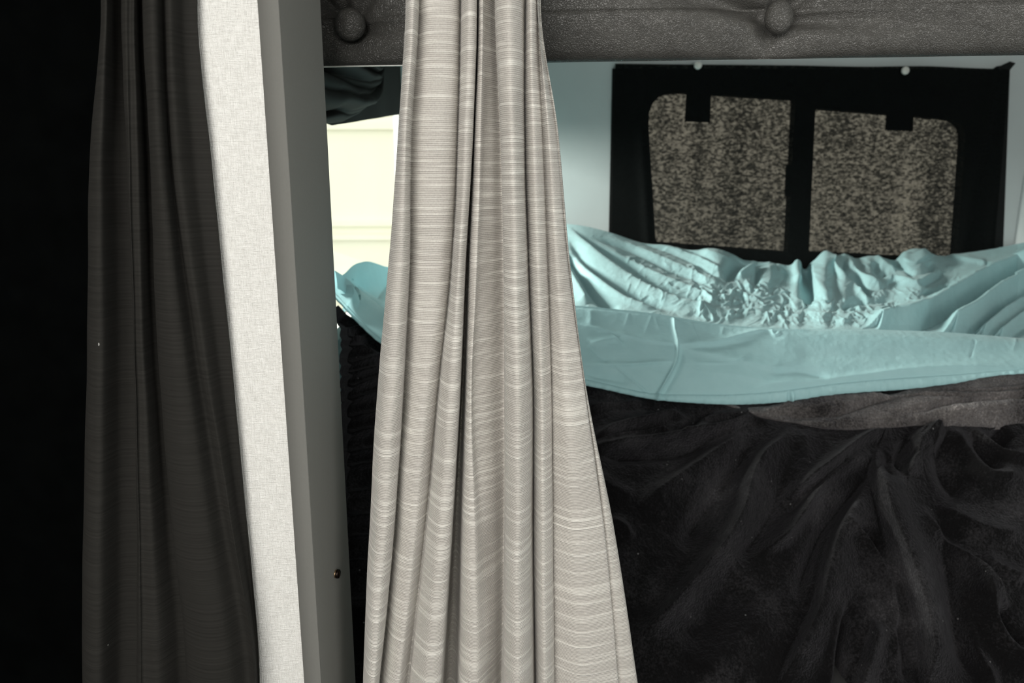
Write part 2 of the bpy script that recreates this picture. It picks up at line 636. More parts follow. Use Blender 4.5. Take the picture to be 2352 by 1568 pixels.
# brass screw on the post face
fx, fy = P2[0] - P1[0], P2[1] - P1[1]
fl = math.hypot(fx, fy)
nx, ny = fy / fl, -fx / fl
best = None
for t in np.linspace(0, 1, 200):
    q = np.array([P1[0] + fx * t, P1[1] + fy * t, 0])
    a = at(771, 1317, q[1])
    if best is None or abs(a[0] - q[0]) < best[0]:
        best = (abs(a[0] - q[0]), np.array([q[0], q[1], a[2]]))
sp = best[1]
scr = empty('screw', tuple(sp))
rot = Vector((nx, ny, 0)).to_track_quat('Z', 'Y')


def lathe(profile, n=32):
    bm = bmesh.new()
    rows = [[bm.verts.new((r * math.cos(2 * math.pi * k / n), r * math.sin(2 * math.pi * k / n), z)) for k in range(n)]
            for r, z in profile]
    for a, b in zip(rows, rows[1:]):
        for k in range(n):
            bm.faces.new([a[k], a[(k + 1) % n], b[(k + 1) % n], b[k]])
    bm.faces.new(rows[-1])
    bm.faces.new(rows[0][::-1])
    return bm


scr.rotation_mode = 'QUATERNION'
scr.rotation_quaternion = rot
from_bm('screw_head', lathe([(0.0042, 0.0012), (0.0044, 0.002), (0.0042, 0.0033), (0.0036, 0.0037), (0.0008, 0.0037)]), dark_slot.m, scr, True)
from_bm('washer', lathe([(0.0040, -0.0005), (0.0042, 0.0004), (0.0040, 0.0010), (0.003, 0.0011)]), brass.m, scr, True)
bm = bmesh.new()
add_box(bm, -0.0004, 0.0004, -0.003, 0.003, 0.0036, 0.0039)
from_bm('slot', bm, brass.m, scr)
thing(scr, 'small brass screw sticking out of the grey corner post', 'screw')


# ------------------------------------------------------------------ hanging curtains
def pleated(name, rows, ys, Y0, mat, per=7, n_rows=260, z_extra=True, wob=0.0, seed=3, deep=1.0, flare=0.0, ymax=9.0):
    """rows: for each picture row in ys a list of (px, depth cm); interpolated both ways"""
    R = np.array(rows, float)                       # (rows, ctrl, 2)
    nc = R.shape[1]
    s = np.arange(nc)
    q = np.linspace(0, nc - 1, (nc - 1) * per + 1)
    across = np.stack([np.stack([spline(s, r[:, k], q) for k in (0, 1)], -1) for r in R])   # rows, q, 2
    yq = np.linspace(ys[0], ys[-1], n_rows)
    full = np.stack([np.stack([spline(ys, across[:, j, k], yq) for j in range(len(q))], -1) for k in (0, 1)], -1)
    px, dp = full[..., 0], full[..., 1] * 0.01 * deep * (1 + flare * np.clip(yq / 1568, 0, 1))[:, None]
    Yv = Y0 + dp
    Yv = np.where(Yv > ymax - 0.006, ymax - 0.006 + 0.006 * np.tanh((Yv - ymax + 0.006) / 0.006), Yv)
    # a hanging cloth: every column keeps its depth; heights come from the mean plane
    base = at(px, yq[:, None] + 0 * px, Y0)
    P = at(px, yq[:, None] + 0 * px, Yv)
    P[..., 2] = base[..., 2]
    # keep the drawn outline: X from the picture column at this depth and height
    dv = P[..., 1] * CP - (P[..., 2] - CAM_Z) * SP
    P[..., 0] = (px - 1176) / F_PX * dv
    if wob:
        P[..., 1] += wob * perlin(q[None] * 0.35 + 0 * px, yq[:, None] / 170 + 0 * px, seed)
    if z_extra:                                     # up to the ceiling rail
        top = np.repeat(P[:1], 8, 0)
        grow = P[0] - P[4]
        k = np.linspace(1, 0, 9)[:-1]
        top[..., 2] = P[0, :, 2] + k[:, None] * (ZC - 0.01 - P[0, :, 2].mean())
        P = np.concatenate([top, P])
    u = np.concatenate([np.zeros((P.shape[0], 1)), np.cumsum(np.linalg.norm(np.diff(P, axis=1), axis=-1), 1)], 1)
    u = np.repeat(u[len(u) // 2][None], P.shape[0], 0)
    uv = np.stack([u, P[..., 2]], -1)
    return grid_obj(name, P, mat, uv=uv)


#        y    L    a    b    c    c2   p4   e    f    g    h    R
BEIGE = [
    (0,   931, 962, 1056, 1095, 1097, 1113, 1135, 1203, 1233, 1238, 1243),
    (300, 914, 944, 1050, 1086, 1089, 1112, 1147, 1203, 1245, 1277, 1283),
    (600, 893, 940, 1036, 1069, 1077, 1105, 1154, 1211, 1256, 1304, 1310),
    (900, 867, 926, 1006, 1056, 1068, 1090, 1156, 1222, 1266, 1343, 1348),
    (1234, 848, 904, 975, 1036, 1060, 1109, 1156, 1222, 1269, 1388, 1412),
    (1568, 834, 872, 937, 1013, 1055, 1118, 1151, 1226, 1273, 1418, 1461)]


def beige_row(y, L, a, b, c, c2, p4, e, f, g, h, R):
    low = np.interp(y, [0, 900, 1568], [0, 0.4, 1])      # pleats open towards the bottom
    w1, w5, w6, w7 = a - L, f - e, g - f, h - g
    gap = c2 - c
    return [(L + 4, 0.9), (L, 0.3), (L + 0.22 * w1, -0.75), (L + 0.6 * w1, -1.0), (a - 3, -0.45), (a + 1, 0.45),
            (a + 4, 0.65), (a + 0.25 * (b - a), -0.1), (a + 0.65 * (b - a), -0.25 - 0.3 * low), (b - 5, 0.2),
            (b + 1, 1.0 - 0.8 * low), (b + 7, -0.15), (b + 0.5 * (c - b), -0.95), (c - 4, -0.75), (c + 1, 0.1),
            (c + 0.35 * gap + 1, 2.2), (c + 0.8 * gap + 1, 2.0), (c2 + 3, 0.1), (c2 + 0.55 * (p4 - c2) + 2, -0.5),
            (p4, 0.15), (p4 + 0.55 * (e - p4), 0.75), (e + 3, 1.5),
            (e + 2, 0.2), (e + 0.12 * w5, -0.8), (e + 0.5 * w5, -1.5), (f - 0.12 * w5, -0.8), (f + 1, 0.3), (f + 3, 1.1),
            (f + 6, 0.3), (f + 0.5 * w6, -0.6), (g - 3, -0.1), (g + 2, 0.5), (g + 6, 0.35),
            (g + 0.45 * w7, -0.35), (h - 4, 0.1), (h, 0.45), (h + 0.4 * (R - h), 0.35), (R - 1, 0.6), (R - 3, 1.3)]


by = [-40] + [r[0] for r in BEIGE] + [1700]
first = [2 * np.array(beige_row(*BEIGE[0])) * 0.5][0]
rr = [np.array(beige_row(*r)) for r in BEIGE]
rr = [rr[0]] + rr + [rr[-1] + (rr[-1] - rr[-2]) * (132 / 334)]
cur = pleated('privacy_curtain', rr, by, 0.625, rib.m, per=8, n_rows=340, wob=0.004, deep=1.2, flare=0.6)
thing(cur, 'beige ribbed curtain hanging gathered in front of the bunk', 'curtain')

#        y    L    e2   e3   e4   q    R
BLACK = [
    (0,   231, 277, 299, 326, 380, 453),
    (380, 205, 291, 303, 345, 399, 487),
    (760, 201, 305, 311, 359, 452, 524),
    (1180, 192, 313, 324, 392, 522, 564),
    (1568, 189, 313, 330, 429, 584, 596)]


def black_row(y, L, e2, e3, e4, q, R):
    a, b, c, d, e = e2 - L, e3 - e2, e4 - e3, q - e4, R - q
    return [(L + 6, 1.6), (L, 0.6), (L + 0.10 * a, -0.25), (L + 0.34 * a, -0.45), (L + 0.7 * a, 0.75), (e2 + 3, 1.5),
            (e2 + 1, 0.3), (e2 + 0.5 * b, -0.2), (e3 + 0.02 * c, -0.1), (e3 + 0.35 * c, -0.2), (e3 + 0.7 * c, 0.5), (e4 + 3, 1.5),
            (e4 + 1, 0.2), (e4 + 0.3 * d, -0.5), (e4 + 0.62 * d, -0.4), (q - 0.12 * d, 0.35), (q, 0.05), (q + 0.2 * e, 0.0),
            (q + 0.6 * e, 0.9), (R - 0.16 * e - 1, 1.4), (R - 2, 1.0), (R, 1.3), (R - 2, 2.0)]


ky = [-40] + [r[0] for r in BLACK] + [1700]
kr = [np.array(black_row(*r)) for r in BLACK]
kr = [kr[0]] + kr + [kr[-1]]
kc = pleated('blackout_curtain', kr, ky, 0.594, blk.m, per=8, n_rows=220, wob=0.0018, seed=9, deep=1.7, ymax=0.6085)
thing(kc, 'black curtain hanging in soft folds beside the pale linen wall', 'curtain')

# ------------------------------------------------------------------ padded leather panel
bx0, bx1 = -0.205, 0.62
BS = (0.681 - 0.751) / (0.50 + 0.19)


def bar_y(x):
    return 0.751 + (x + 0.19) * BS


def bar_at(px, py):
    Y = 0.73
    for _ in range(12):
        Y = bar_y(at(px, py, Y)[0])
    return at(px, py, Y)


B1, B2 = bar_at(800, 53), bar_at(1795, 36)
zb = float(bar_at(800, 143.5)[2])
nxg, nzg = 620, 170
xs = np.linspace(bx0, bx1, nxg)
# front face rows from the top, then the rounded lower edge and the underside
zrow = np.linspace(zb + 0.30, zb + 0.042, nzg - 30)
ang = np.linspace(0, math.pi / 2, 16)
ro, rz_ = 0.020, 0.042
prof_y = np.concatenate([np.zeros(nzg - 30), ro * (1 - np.cos(ang)), np.linspace(ro, 0.05, 14)])
prof_z = np.concatenate([zrow, zb + rz_ - rz_ * np.sin(ang), np.linspace(zb, zb + 0.012, 14)])
X, Zr = np.meshgrid(xs, prof_z)
Yb_ = bar_y(X) + prof_y[:, None]
front = np.concatenate([np.ones(nzg - 30), np.cos(ang) ** 0.7, np.zeros(14)])[:, None]
dsp = 0.0008 * perlin(X * 22, Zr * 22, 4) + 0.0003 * perlin(X * 60, Zr * 60, 5)
for (bxx, byy, bzz), rays, seed in ((B1, [(-0.10, 0.10, 1.1), (0.06, -0.006, 1.2), (-0.02, 0.07, 1.0), (0.05, 0.06, .7)], 1),
                                    (B2, [(-0.13, 0.035, 1.6), (0.16, -0.006, 1.5), (-0.012, -0.05, 0.55), (0.0, 0.08, 1.), (0.10, 0.08, .8), (-0.03, -0.03, .4)], 2)):
    dx, dz = X - bxx, Zr - bzz
    r = np.hypot(dx, dz)
    dsp = dsp + 0.014 * np.exp(-(r / 0.024) ** 1.5) + 0.007 * np.exp(-(r / 0.07) ** 2)
    for rx, rz, k in rays:
        L = math.hypot(rx, rz)
        tx, tz = rx / L, rz / L
        al = dx * tx + dz * tz
        pe = -dx * tz + dz * tx
        wdt = 0.004 + 0.10 * np.clip(al, 0, None)
        dsp = dsp + 0.0085 * k * np.where(al > 0, np.exp(-(pe / wdt) ** 2) * np.exp(-(al / (0.8 * L)) ** 2) * np.clip(al / 0.012, 0, 1), 0)
Yb_ = Yb_ + dsp * front
Pb = np.stack([X, Yb_, Zr], -1)
lp = empty('padded_leather_panel', (0.2, 0.74, zb))
o = grid_obj('padding', Pb, lea.m)
under(o, lp)
o = box_obj('backing_board', black_plastic.m, [(bx0, bx1, 0.0, 0.012, 0.0, 0.28)])
for v in o.data.vertices:
    v.co.y += bar_y(v.co.x) + 0.050
    v.co.z += zb + 0.013
under(o, lp)
o = box_obj('lit_edge_line', white_plastic.m, [(bx0, 0.02, 0.0, 0.004, 0.0, 0.0010)])  # white colour stands in for light caught along the lower edge
for v in o.data.vertices:
    v.co.y += bar_y(v.co.x) + 0.020
    v.co.z += zb - 0.0008
o['label'] = 'thin edge whitened as if catching light'
under(o, lp)
for (bp, rx, rz) in ((B1, 0.0147, 0.0147), (B2, 0.0125, 0.0146)):
    prof_b = [(1.0, 0.0), (1.03, 0.14), (1.0, 0.28), (0.93, 0.42), (0.8, 0.54), (0.62, 0.63), (0.4, 0.69), (0.18, 0.715), (0.03, 0.72)]
    bm = lathe([(a, b) for a, b in prof_b], 48)
    for v in bm.verts:
        x, y, z = v.co
        v.co = (bp[0] + x * rx, bp[1] + 0.0085 - z * rz * 0.95, bp[2] + y * rz)
    under(from_bm('button', bm, lea.m, None, True), lp)
thing(lp, 'black padded leather panel with covered buttons above the bunk', 'panel')

# ------------------------------------------------------------------ dark blind rolled up over the side window
bl = empty('rolled_blind', (XL + 0.02, 1.5, 1.2))
nY, nv = 120, 60
Yv = np.linspace(1.05, 1.925, nY)
zbot = np.interp(Yv, [1.17, 1.92], [1.179, 1.257])
vv = np.linspace(0, 1, nv)
YY, VV = np.meshgrid(Yv, vv)
PB = np.zeros((nv, nY, 3))
PB[..., 1] = YY
PB[..., 2] = zbot[None] + (1 - VV) * 0.30
PB[..., 0] = XL + 0.012 + 0.0012 * np.sin(YY * 25)
under(grid_obj('blind_panel', PB, blind_cloth.m), bl)
# gathered cloth in front of it: swags bunched towards the near end
Yc2 = np.linspace(0.80, 1.66, 170)
t = np.linspace(0, 1, 150)
YY, TT = np.meshgrid(Yc2, t)
kk = np.clip((YY - 1.05) / 0.60, 0, 1)
z_hi = 1.335 + 0 * YY
z_lo = np.interp(YY, [0.8, 1.05, 1.2, 1.35, 1.5, 1.62, 1.66], [1.160, 1.172, 1.186, 1.212, 1.255, 1.315, 1.33])
PG = np.zeros(YY.shape + (3,))
PG[..., 1] = YY
PG[..., 2] = z_hi + (z_lo - z_hi) * TT
ph = TT * 21 - 5.0 * kk ** 1.6 + 0.9 * perlin(YY * 6, TT * 4, 12)
fold = np.abs(np.sin(ph * 0.5)) ** 0.8 + 0.5 * np.abs(np.sin(ph * 0.93 + 1.2 + 3 * kk)) ** 0.8
PG[..., 0] = XL + 0.017 + (1 - kk ** 2) * (0.006 + 0.026 * fold) * np.clip(np.sin(np.pi * np.clip(TT * 0.97 + 0.02, 0, 1)) * 2.5, 0, 1)
under(grid_obj('gathered_cloth', PG, blind_cloth.m), bl)
thing(bl, 'dark blind rolled up over the bright side window', 'blind')

# ------------------------------------------------------------------ black cloth pinned over the rear window
nx_, ny_ = 240, 130
U, V = np.meshgrid(np.linspace(0, 1, nx_), np.linspace(0, 1, ny_))
top_y = spline([0, .2, .45, .63, .8, .9, .96, 1], [146, 148, 150, 153, 152, 156, 158, 160], U)
top_x = 1413 + (2319 - 1413) * U
bot_x = 1402 + (2278 - 1402) * U
pxc = top_x + (bot_x - top_x) * V
pyc = top_y + (640 - top_y) * V
YC = YB - 0.011
dpt = 0.0012 * perlin(U * 9, V * 4, 3) - 0.0025 * np.exp(-((U - 0.055 - 0.05 * V) / 0.012) ** 2) \
    - 0.004 * np.exp(-((U - 0.965 + 0.055 * V) / 0.018) ** 2) - 0.002 * np.exp(-((U - 0.99) / 0.01) ** 2) \
    - 0.0015 * np.exp(-((U - 0.18 - 0.02 * V) / 0.01) ** 2) - 0.0015 * np.exp(-((U - 0.77) / 0.01) ** 2)
PC = at(pxc, pyc, YC + np.clip(dpt, -0.02, 0.004))
wc = grid_obj('window_cloth', PC, clo.m)
# flipped-out upper corner
bm = bmesh.new()
q = at([2280, 2320, 2333, 2312, 2296, 2290], [160, 141, 145, 170, 158, 152], [YB - 0.008, YB - 0.014, YB - 0.02, YB - 0.01, YB - 0.016, YB - 0.018])
vs = [bm.verts.new(tuple(a)) for a in q]
bm.faces.new(vs)
e = bmesh.ops.extrude_face_region(bm, geom=bm.faces[:])
bmesh.ops.translate(bm, verts=[g for g in e['geom'] if isinstance(g, bmesh.types.BMVert)], vec=(0, 0.003, 0))
from_bm('frayed_corner', bm, black_plastic.m, wc)
thing(wc, 'thin black cloth pinned over the rear window', 'cloth')

for (x, y, lab) in ((1601, 151.5, 'pearly push pin holding the black cloth above its left catch'),
                    (2075, 163.5, 'pearly push pin holding the black cloth near its frayed corner')):
    c = at(x, y, YC - 0.002)
    pn = empty('push_pin', tuple(c))
    pn.rotation_euler = (math.radians(90), 0, 0)
    from_bm('pin_head', lathe([(0.0035, 0.0), (0.0045, 0.003), (0.0075, 0.005), (0.0095, 0.008), (0.0095, 0.011), (0.0075, 0.0135), (0.003, 0.0148), (0.0004, 0.015)]), pin_plastic.m, pn, True)
    from_bm('needle', lathe([(0.0004, -0.012), (0.0006, -0.008), (0.0006, 0.0)], 8), brass.m, pn, True)
    thing(pn, lab, 'push pin')

# ------------------------------------------------------------------ bedding
structure(box_obj('bunk_base', floor_mat.m, [(XL + 0.002, XR - 0.002, 0.80, YB - 0.002, 0.0, 0.46)]))

PXL, PXR = 768, 2480


def Yback(px):
    left = 0.266 * 1721 / np.maximum(1176 - px, 1)
    right = 1.30 * 1721 / np.maximum(px - 1176, 1)
    return np.minimum(np.minimum(1.925, left), right)


def crest_y(px):
    return spline([700, 785, 830, 890, 1000, 1150, 1330, 1400, 1500, 1660, 1800, 2000, 2200, 2352, 2500],
                  [590, 632, 668, 712, 722, 712, 703, 709, 720, 746, 755, 757, 765, 779, 796], px)


def hem_y(px):      # lower edge of the turned-down sheet
    return spline([700, 785, 815, 875, 1000, 1150, 1347, 1500, 1600, 1700, 1800, 1900, 2100, 2200, 2280, 2352, 2500],
                  [620, 702, 735, 790, 835, 862, 886, 917, 926, 929, 923, 908, 892, 879, 864, 858, 846], px)


def stitch_y(px):   # seam of the hem
    return spline([700, 785, 815, 875, 1000, 1150, 1347, 1500, 1600, 1700, 1800, 1900, 2100, 2200, 2280, 2352, 2500],
                  [608, 690, 723, 778, 822, 848, 871, 903, 906, 905, 897, 884, 866, 860, 854, 848, 836], px)


def back_y(px):
    return spline([700, 785, 810, 840, 890, 1000, 1150, 1305, 1405, 1450, 1500, 1560, 1600, 1640, 1700, 1740, 1780, 1815, 1830, 1848,
                   1870, 1896, 1914, 1940, 1962, 2000, 2025, 2060, 2084, 2114, 2140, 2170, 2230, 2290, 2352, 2500],
                  [650, 632, 610, 601, 613, 600, 545, 515, 535, 550, 560, 570, 574, 571, 588, 590, 604, 609, 603, 612,
                   598, 578, 590, 582, 593, 588, 593, 594, 576, 572, 584, 588, 580, 570, 558, 530], px)


sheet = empty('bed_sheet', (0.5, 1.55, 0.72))

# --- part lying at the back
nu, nv = 1150, 360
pxs = np.linspace(781, PXR, nu)
Yb = Yback(pxs)
Yc = np.minimum(1.262, Yb - 0.025)
A = at(pxs, crest_y(pxs) + 16, Yc)
Bk = at(pxs, back_y(pxs), Yb)
t = np.linspace(0, 1, nv)[:, None, None]
P = Bk[None] + (A - Bk)[None] * t
sag = np.sin(np.pi * t[..., 0]) * 0.012
P[..., 2] -= sag
px, py = project(P)
N = normals(P)
N *= np.sign(N[..., 2:3])
D = np.zeros(px.shape)
C = lambda pts, wl, wr, h, **k: crease(px, py, pts, wl, wr, h * 0.001, **k)
# long diagonals on the left
D += C([(1308, 551), (1341, 597), (1395, 643), (1446, 676), (1510, 701), (1560, 716)], 10, 8, -9)
D += C([(1308, 575), (1335, 612), (1385, 655), (1440, 692), (1520, 715)], 10, 9, 8)
D += C([(1313, 597), (1331, 625), (1364, 673), (1404, 710)], 11, 9, -16, taper=False)
D += C([(1306, 620), (1325, 655), (1350, 700)], 12, 14, 8)
D += C([(1302, 515), (1364, 580), (1433, 632), (1500, 672), (1560, 695), (1680, 722)], 14, 14, 10)
D += C([(1308, 520), (1364, 562), (1433, 608), (1470, 638), (1510, 660), (1560, 680), (1640, 702)], 9, 8, -8)
D += C([(1360, 555), (1450, 605), (1520, 640), (1590, 668), (1660, 700)], 9, 8, 7)
D += C([(1356, 543), (1433, 569), (1497, 599), (1535, 620), (1586, 640), (1630, 660)], 7, 6, -6)
D += C([(1400, 545), (1480, 577), (1560, 612), (1620, 640), (1660, 655)], 7, 6, 5)
D += C([(1446, 546), (1500, 565), (1555, 586), (1629, 625), (1670, 652)], 6, 5, -5)
D += C([(1500, 558), (1570, 580), (1640, 612), (1672, 640)], 6, 5, 5)
D += C([(1560, 572), (1610, 586), (1650, 604)], 6, 5, -5)
D += C([(1610, 574), (1660, 590), (1690, 600)], 7, 6, 5)
# hollows and ridges in the middle
D += C([(1668, 648), (1686, 615), (1712, 597), (1768, 600)], 13, 12, -22)
D += C([(1690, 640), (1715, 622), (1738, 607)], 8, 8, 12)
D += C([(1744, 606), (1741, 630), (1736, 652)], 7, 8, -17)
D += C([(1765, 606), (1768, 640), (1760, 660)], 14, 14, 6)
D += C([(1831, 596), (1829, 622), (1832, 652)], 9, 5, 14)
D += C([(1848, 606), (1855, 650), (1859, 700)], 9, 9, -24)
D += C([(1880, 606), (1876, 630), (1890, 668), (1905, 694)], 12, 12, 10)
D += C([(1896, 574), (1917, 608), (1955, 645), (1998, 690)], 14, 8, 16)
D += C([(1936, 588), (1945, 627), (1975, 655), (2003, 682)], 9, 9, -24)
D += C([(1950, 588), (1955, 620), (1985, 640), (2014, 655), (2022, 668)], 8, 6, 12)
D += C([(2008, 584), (2035, 612), (2060, 625)], 7, 6, 9)
D += C([(2010, 600), (2018, 625), (2040, 632)], 8, 8, -14)
D += C([(2048, 598), (2085, 622), (2104, 630)], 7, 7, -12)
D += C([(2020, 640), (2070, 640), (2120, 665), (2136, 672)], 6, 8, 8)
D += C([(2084, 580), (2080, 604)], 10, 12, 8)
D += C([(2114, 576), (2125, 600)], 16, 18, 12)
D += C([(2134, 602), (2140, 630)], 8, 8, -10)
D += C([(2108, 660), (2140, 645), (2165, 626)], 5, 7, -11)
D += C([(2100, 655), (2130, 636), (2150, 618)], 7, 4, 7)
D += C([(2118, 680), (2150, 668), (2184, 661)], 5, 6, -10)
D += C([(2170, 590), (2230, 600), (2262, 612), (2270, 630)], 10, 6, 8)
D += C([(2266, 608), (2264, 640)], 5, 7, -8)
D += C([(1940, 700), (1985, 695), (2050, 690)], 7, 6, -8)
D += C([(1935, 712), (1960, 694), (1990, 690)], 8, 6, -12)
# diagonals on the right: ridge with a steep shaded face below
for pts, h in (([(2420, 575), (2352, 605), (2266, 640), (2181, 690), (2096, 731), (2023, 748)], 30),
               ([(2420, 612), (2352, 655), (2291, 688), (2242, 727), (2193, 754)], 34),
               ([(2420, 655), (2352, 690), (2300, 725), (2260, 755)], 18),
               ([(2420, 690), (2352, 722), (2300, 762)], 16)):
    D += C(pts, 7, 20, h, taper=False, sharp=1.8)
    q = [(a + 9, b + 17) for a, b in pts]
    D += C(q, 13, 9, -h * 0.7, taper=False)
# crumples
mask = (np.exp(-(((px - 1690) / 120) ** 2 + ((py - 690) / 46) ** 2) ** 1.5)
        + np.exp(-(((px - 1960) / 230) ** 2 + ((py - 722) / 32) ** 2) ** 1.5)
        + 0.65 * np.exp(-(((px - 1560) / 110) ** 2 + ((py - 640) / 40) ** 2) ** 1.5)
        + 0.6 * np.exp(-(((px - 2180) / 110) ** 2 + ((py - 660) / 50) ** 2) ** 1.5))
mask = np.clip(mask, 0, 1)
wx_, wy_ = perlin(px / 40, py / 25, 21) * 1.1, perlin(px / 40, py / 25, 22) * 1.1
D += mask * 0.0022 * ridged(px / 60 + 0.4 * wx_ + py / 40, py / 24 + 0.4 * wy_, 31, 4)
rg = np.random.RandomState(17)
for x0, x1, y0, y1, n_, amp in ((1600, 1800, 650, 735, 120, 1.0), (1780, 2040, 690, 748, 105, 0.95), (2030, 2230, 640, 745, 75, 0.75),
                                (1440, 1640, 600, 690, 60, 0.6), (1860, 2200, 600, 690, 50, 0.5), (1650, 1850, 610, 660, 26, 0.6), (2180, 2330, 600, 745, 40, .5)):
    for _ in range(n_):
        cx, cy = rg.uniform(x0, x1), rg.uniform(y0, y1)
        ln, an = rg.uniform(8, 26), rg.choice([rg.normal(1.05, 0.35), rg.normal(2.3, 0.4), rg.normal(0.3, 0.3)], p=[.55, .25, .2])
        dx, dy = math.cos(an) * ln, math.sin(an) * ln * 0.75
        bend = rg.normal(0, 5)
        D += C([(cx - dx, cy - dy), (cx + bend, cy + bend * 0.3), (cx + dx, cy + dy)], rg.uniform(2.0, 4.2), rg.uniform(2.0, 4.8), amp * rg.uniform(1.0, 2.9) * rg.choice([1, 1, -0.8]), sharp=1.3)
wide = np.clip((px - 1380) / 150, 0.15, 1)
D += wide * 0.0016 * ridged(px / 60 + wx_ + py / 45, py / 24 + wy_, 51, 3)
# corner at the side window
D += C([(783, 636), (830, 672), (868, 700), (895, 722)], 8, 12, 9)
D += C([(795, 625), (835, 655), (868, 680)], 9, 9, -8)
D += C([(895, 640), (872, 668), (862, 684)], 9, 9, -8)
D += C([(840, 604), (838, 640)], 14, 14, 8)
lw = np.clip((930 - px) / 40, 0, 1)[..., None]
N = N * (1 - lw) + np.array([0.12, -0.45, 0.88]) * lw
edge = np.clip(np.minimum(t[..., 0] / 0.03, 1), 0.75, 1)
P = P + N * (D * edge)[..., None]
P[..., 0] = np.minimum(P[..., 0], XR - 0.004)
P[..., 0] = np.where(P[..., 0] < XL + 0.02, XL + 0.008 + 0.012 * np.exp((P[..., 0] - XL - 0.02) / 0.012), P[..., 0])
P[..., 1] = np.minimum(P[..., 1], YB - 0.016)
# tuck the far edge down behind
tuck = P[:1] + np.array([0, 0.004, -0.06])
P = np.concatenate([tuck, P], 0)
o = grid_obj('spread', P, teal.m)
under(o, sheet)

# --- turned-over front part with its hem
nu, nv = 1000, 170
pxs = np.linspace(PXL, PXR, nu)
Yb = Yback(pxs)
Yc = np.minimum(1.238, Yb - 0.035)
Yh = np.minimum(1.150, Yb - 0.055)
A = at(pxs, crest_y(pxs), Yc)
Bh = at(pxs, stitch_y(pxs), Yh)
t = np.linspace(0, 1, nv)[:, None]
P = A[None] + (Bh - A)[None] * t[..., None]
px, py = project(P)
N = normals(P)
N *= -np.sign(N[..., 1:2])
D = 0.010 * np.sin(np.pi * t) ** 0.8 + 0 * px
C = lambda pts, wl, wr, h, **k: crease(px, py, pts, wl, wr, h * 0.001, **k)
D += C([(1547, 720), (1546, 755), (1552, 796), (1550, 832), (1530, 872), (1504, 918)], 2.6, 3.4, 5.5, taper=False)
D += C([(1562, 800), (1560, 835), (1545, 870), (1520, 912)], 6, 9, -3.5)
D += C([(1330, 752), (1400, 768), (1480, 786), (1552, 796)], 8, 4, 3.2)
D += C([(1552, 796), (1640, 790), (1720, 768), (1780, 752)], 9, 5, 4)
D += C([(1552, 800), (1640, 822), (1740, 845), (1830, 860)], 14, 7, 3.5)
D += C([(1560, 808), (1650, 800), (1740, 782)], 8, 12, -3)
D += C([(1340, 843), (1420, 843), (1545, 836)], 6, 5, 4)
D += C([(1410, 845), (1450, 875), (1490, 905)], 3, 3, 2.2)
D += C([(1345, 860), (1400, 870), (1450, 880)], 10, 8, -5)
D += C([(1345, 790), (1370, 820), (1400, 838)], 7, 7, -3)
D += C([(1395, 770), (1415, 785), (1430, 800)], 3, 4, 2)
D += C([(1340, 800), (1380, 790), (1440, 775)], 8, 8, 2.5)
D += C([(1590, 838), (1680, 838), (1720, 820)], 4, 4, 1.4)
D += C([(1620, 860), (1700, 868), (1760, 880), (1850, 884)], 12, 8, 2.5)
D += C([(1770, 862), (1830, 858), (1905, 872)], 9, 9, -4.5)
D += C([(1700, 905), (1760, 888), (1850, 880), (1960, 868), (2100, 852), (2352, 846)], 7, 8, 4)
D += C([(1768, 756), (1776, 775), (1790, 765)], 4, 4, 2.5)
D += C([(1760, 762), (1820, 760), (1860, 764)], 3, 4, 2)
D += C([(1800, 775), (1950, 778), (2150, 790), (2352, 800)], 26, 22, 4, taper=False)
D += C([(1850, 820), (2000, 824), (2200, 818), (2352, 815)], 20, 20, -3.5, taper=False)
D += C([(2232, 790), (2225, 830)], 3, 3, -1.4)
D += C([(1355, 712), (1355, 755)], 9, 9, 1.6)
for xx, l, s_ in ((1432, 40, 1.6), (1478, 48, 2.4), (1512, 34, -1.2), (1602, 52, -2), (1655, 22, .8), (2322, 34, .9)):
    D += C([(xx + 8 * s_, crest_y(np.array([xx]))[0] + 6), (xx, crest_y(np.array([xx]))[0] + 6 + l)], 3, 4, 0.7)
D += 0.0009 * ridged(px / 150, py / 60, 71, 2) * np.sin(np.pi * t) + 0.00025 * ridged(px / 40, py / 16, 77, 2)
D *= np.clip(np.minimum(t / 0.05, 1), 0, 1)
P = P + N * D[..., None]
P[..., 0] = np.minimum(P[..., 0], XR - 0.004)
P[..., 0] = np.where(P[..., 0] < XL + 0.02, XL + 0.008 + 0.012 * np.exp((P[..., 0] - XL - 0.02) / 0.012), P[..., 0])
# round the crest over and down the far side
a = np.linspace(math.pi * 0.98, 0, 12)[:-1, None]
rc = 0.007
roll = np.repeat(P[:1], 11, 0)
roll[..., 1] += (rc - rc * np.cos(a + math.pi)) * 0 + rc * (1 - np.cos(a))
roll[..., 2] += rc * np.sin(a) * 0.35 - 0.030 * (a / math.pi) ** 2
P = np.concatenate([roll, P], 0)
o = grid_obj('turned_over_part', P, teal.m)
under(o, sheet)
flap_last = P[-1]
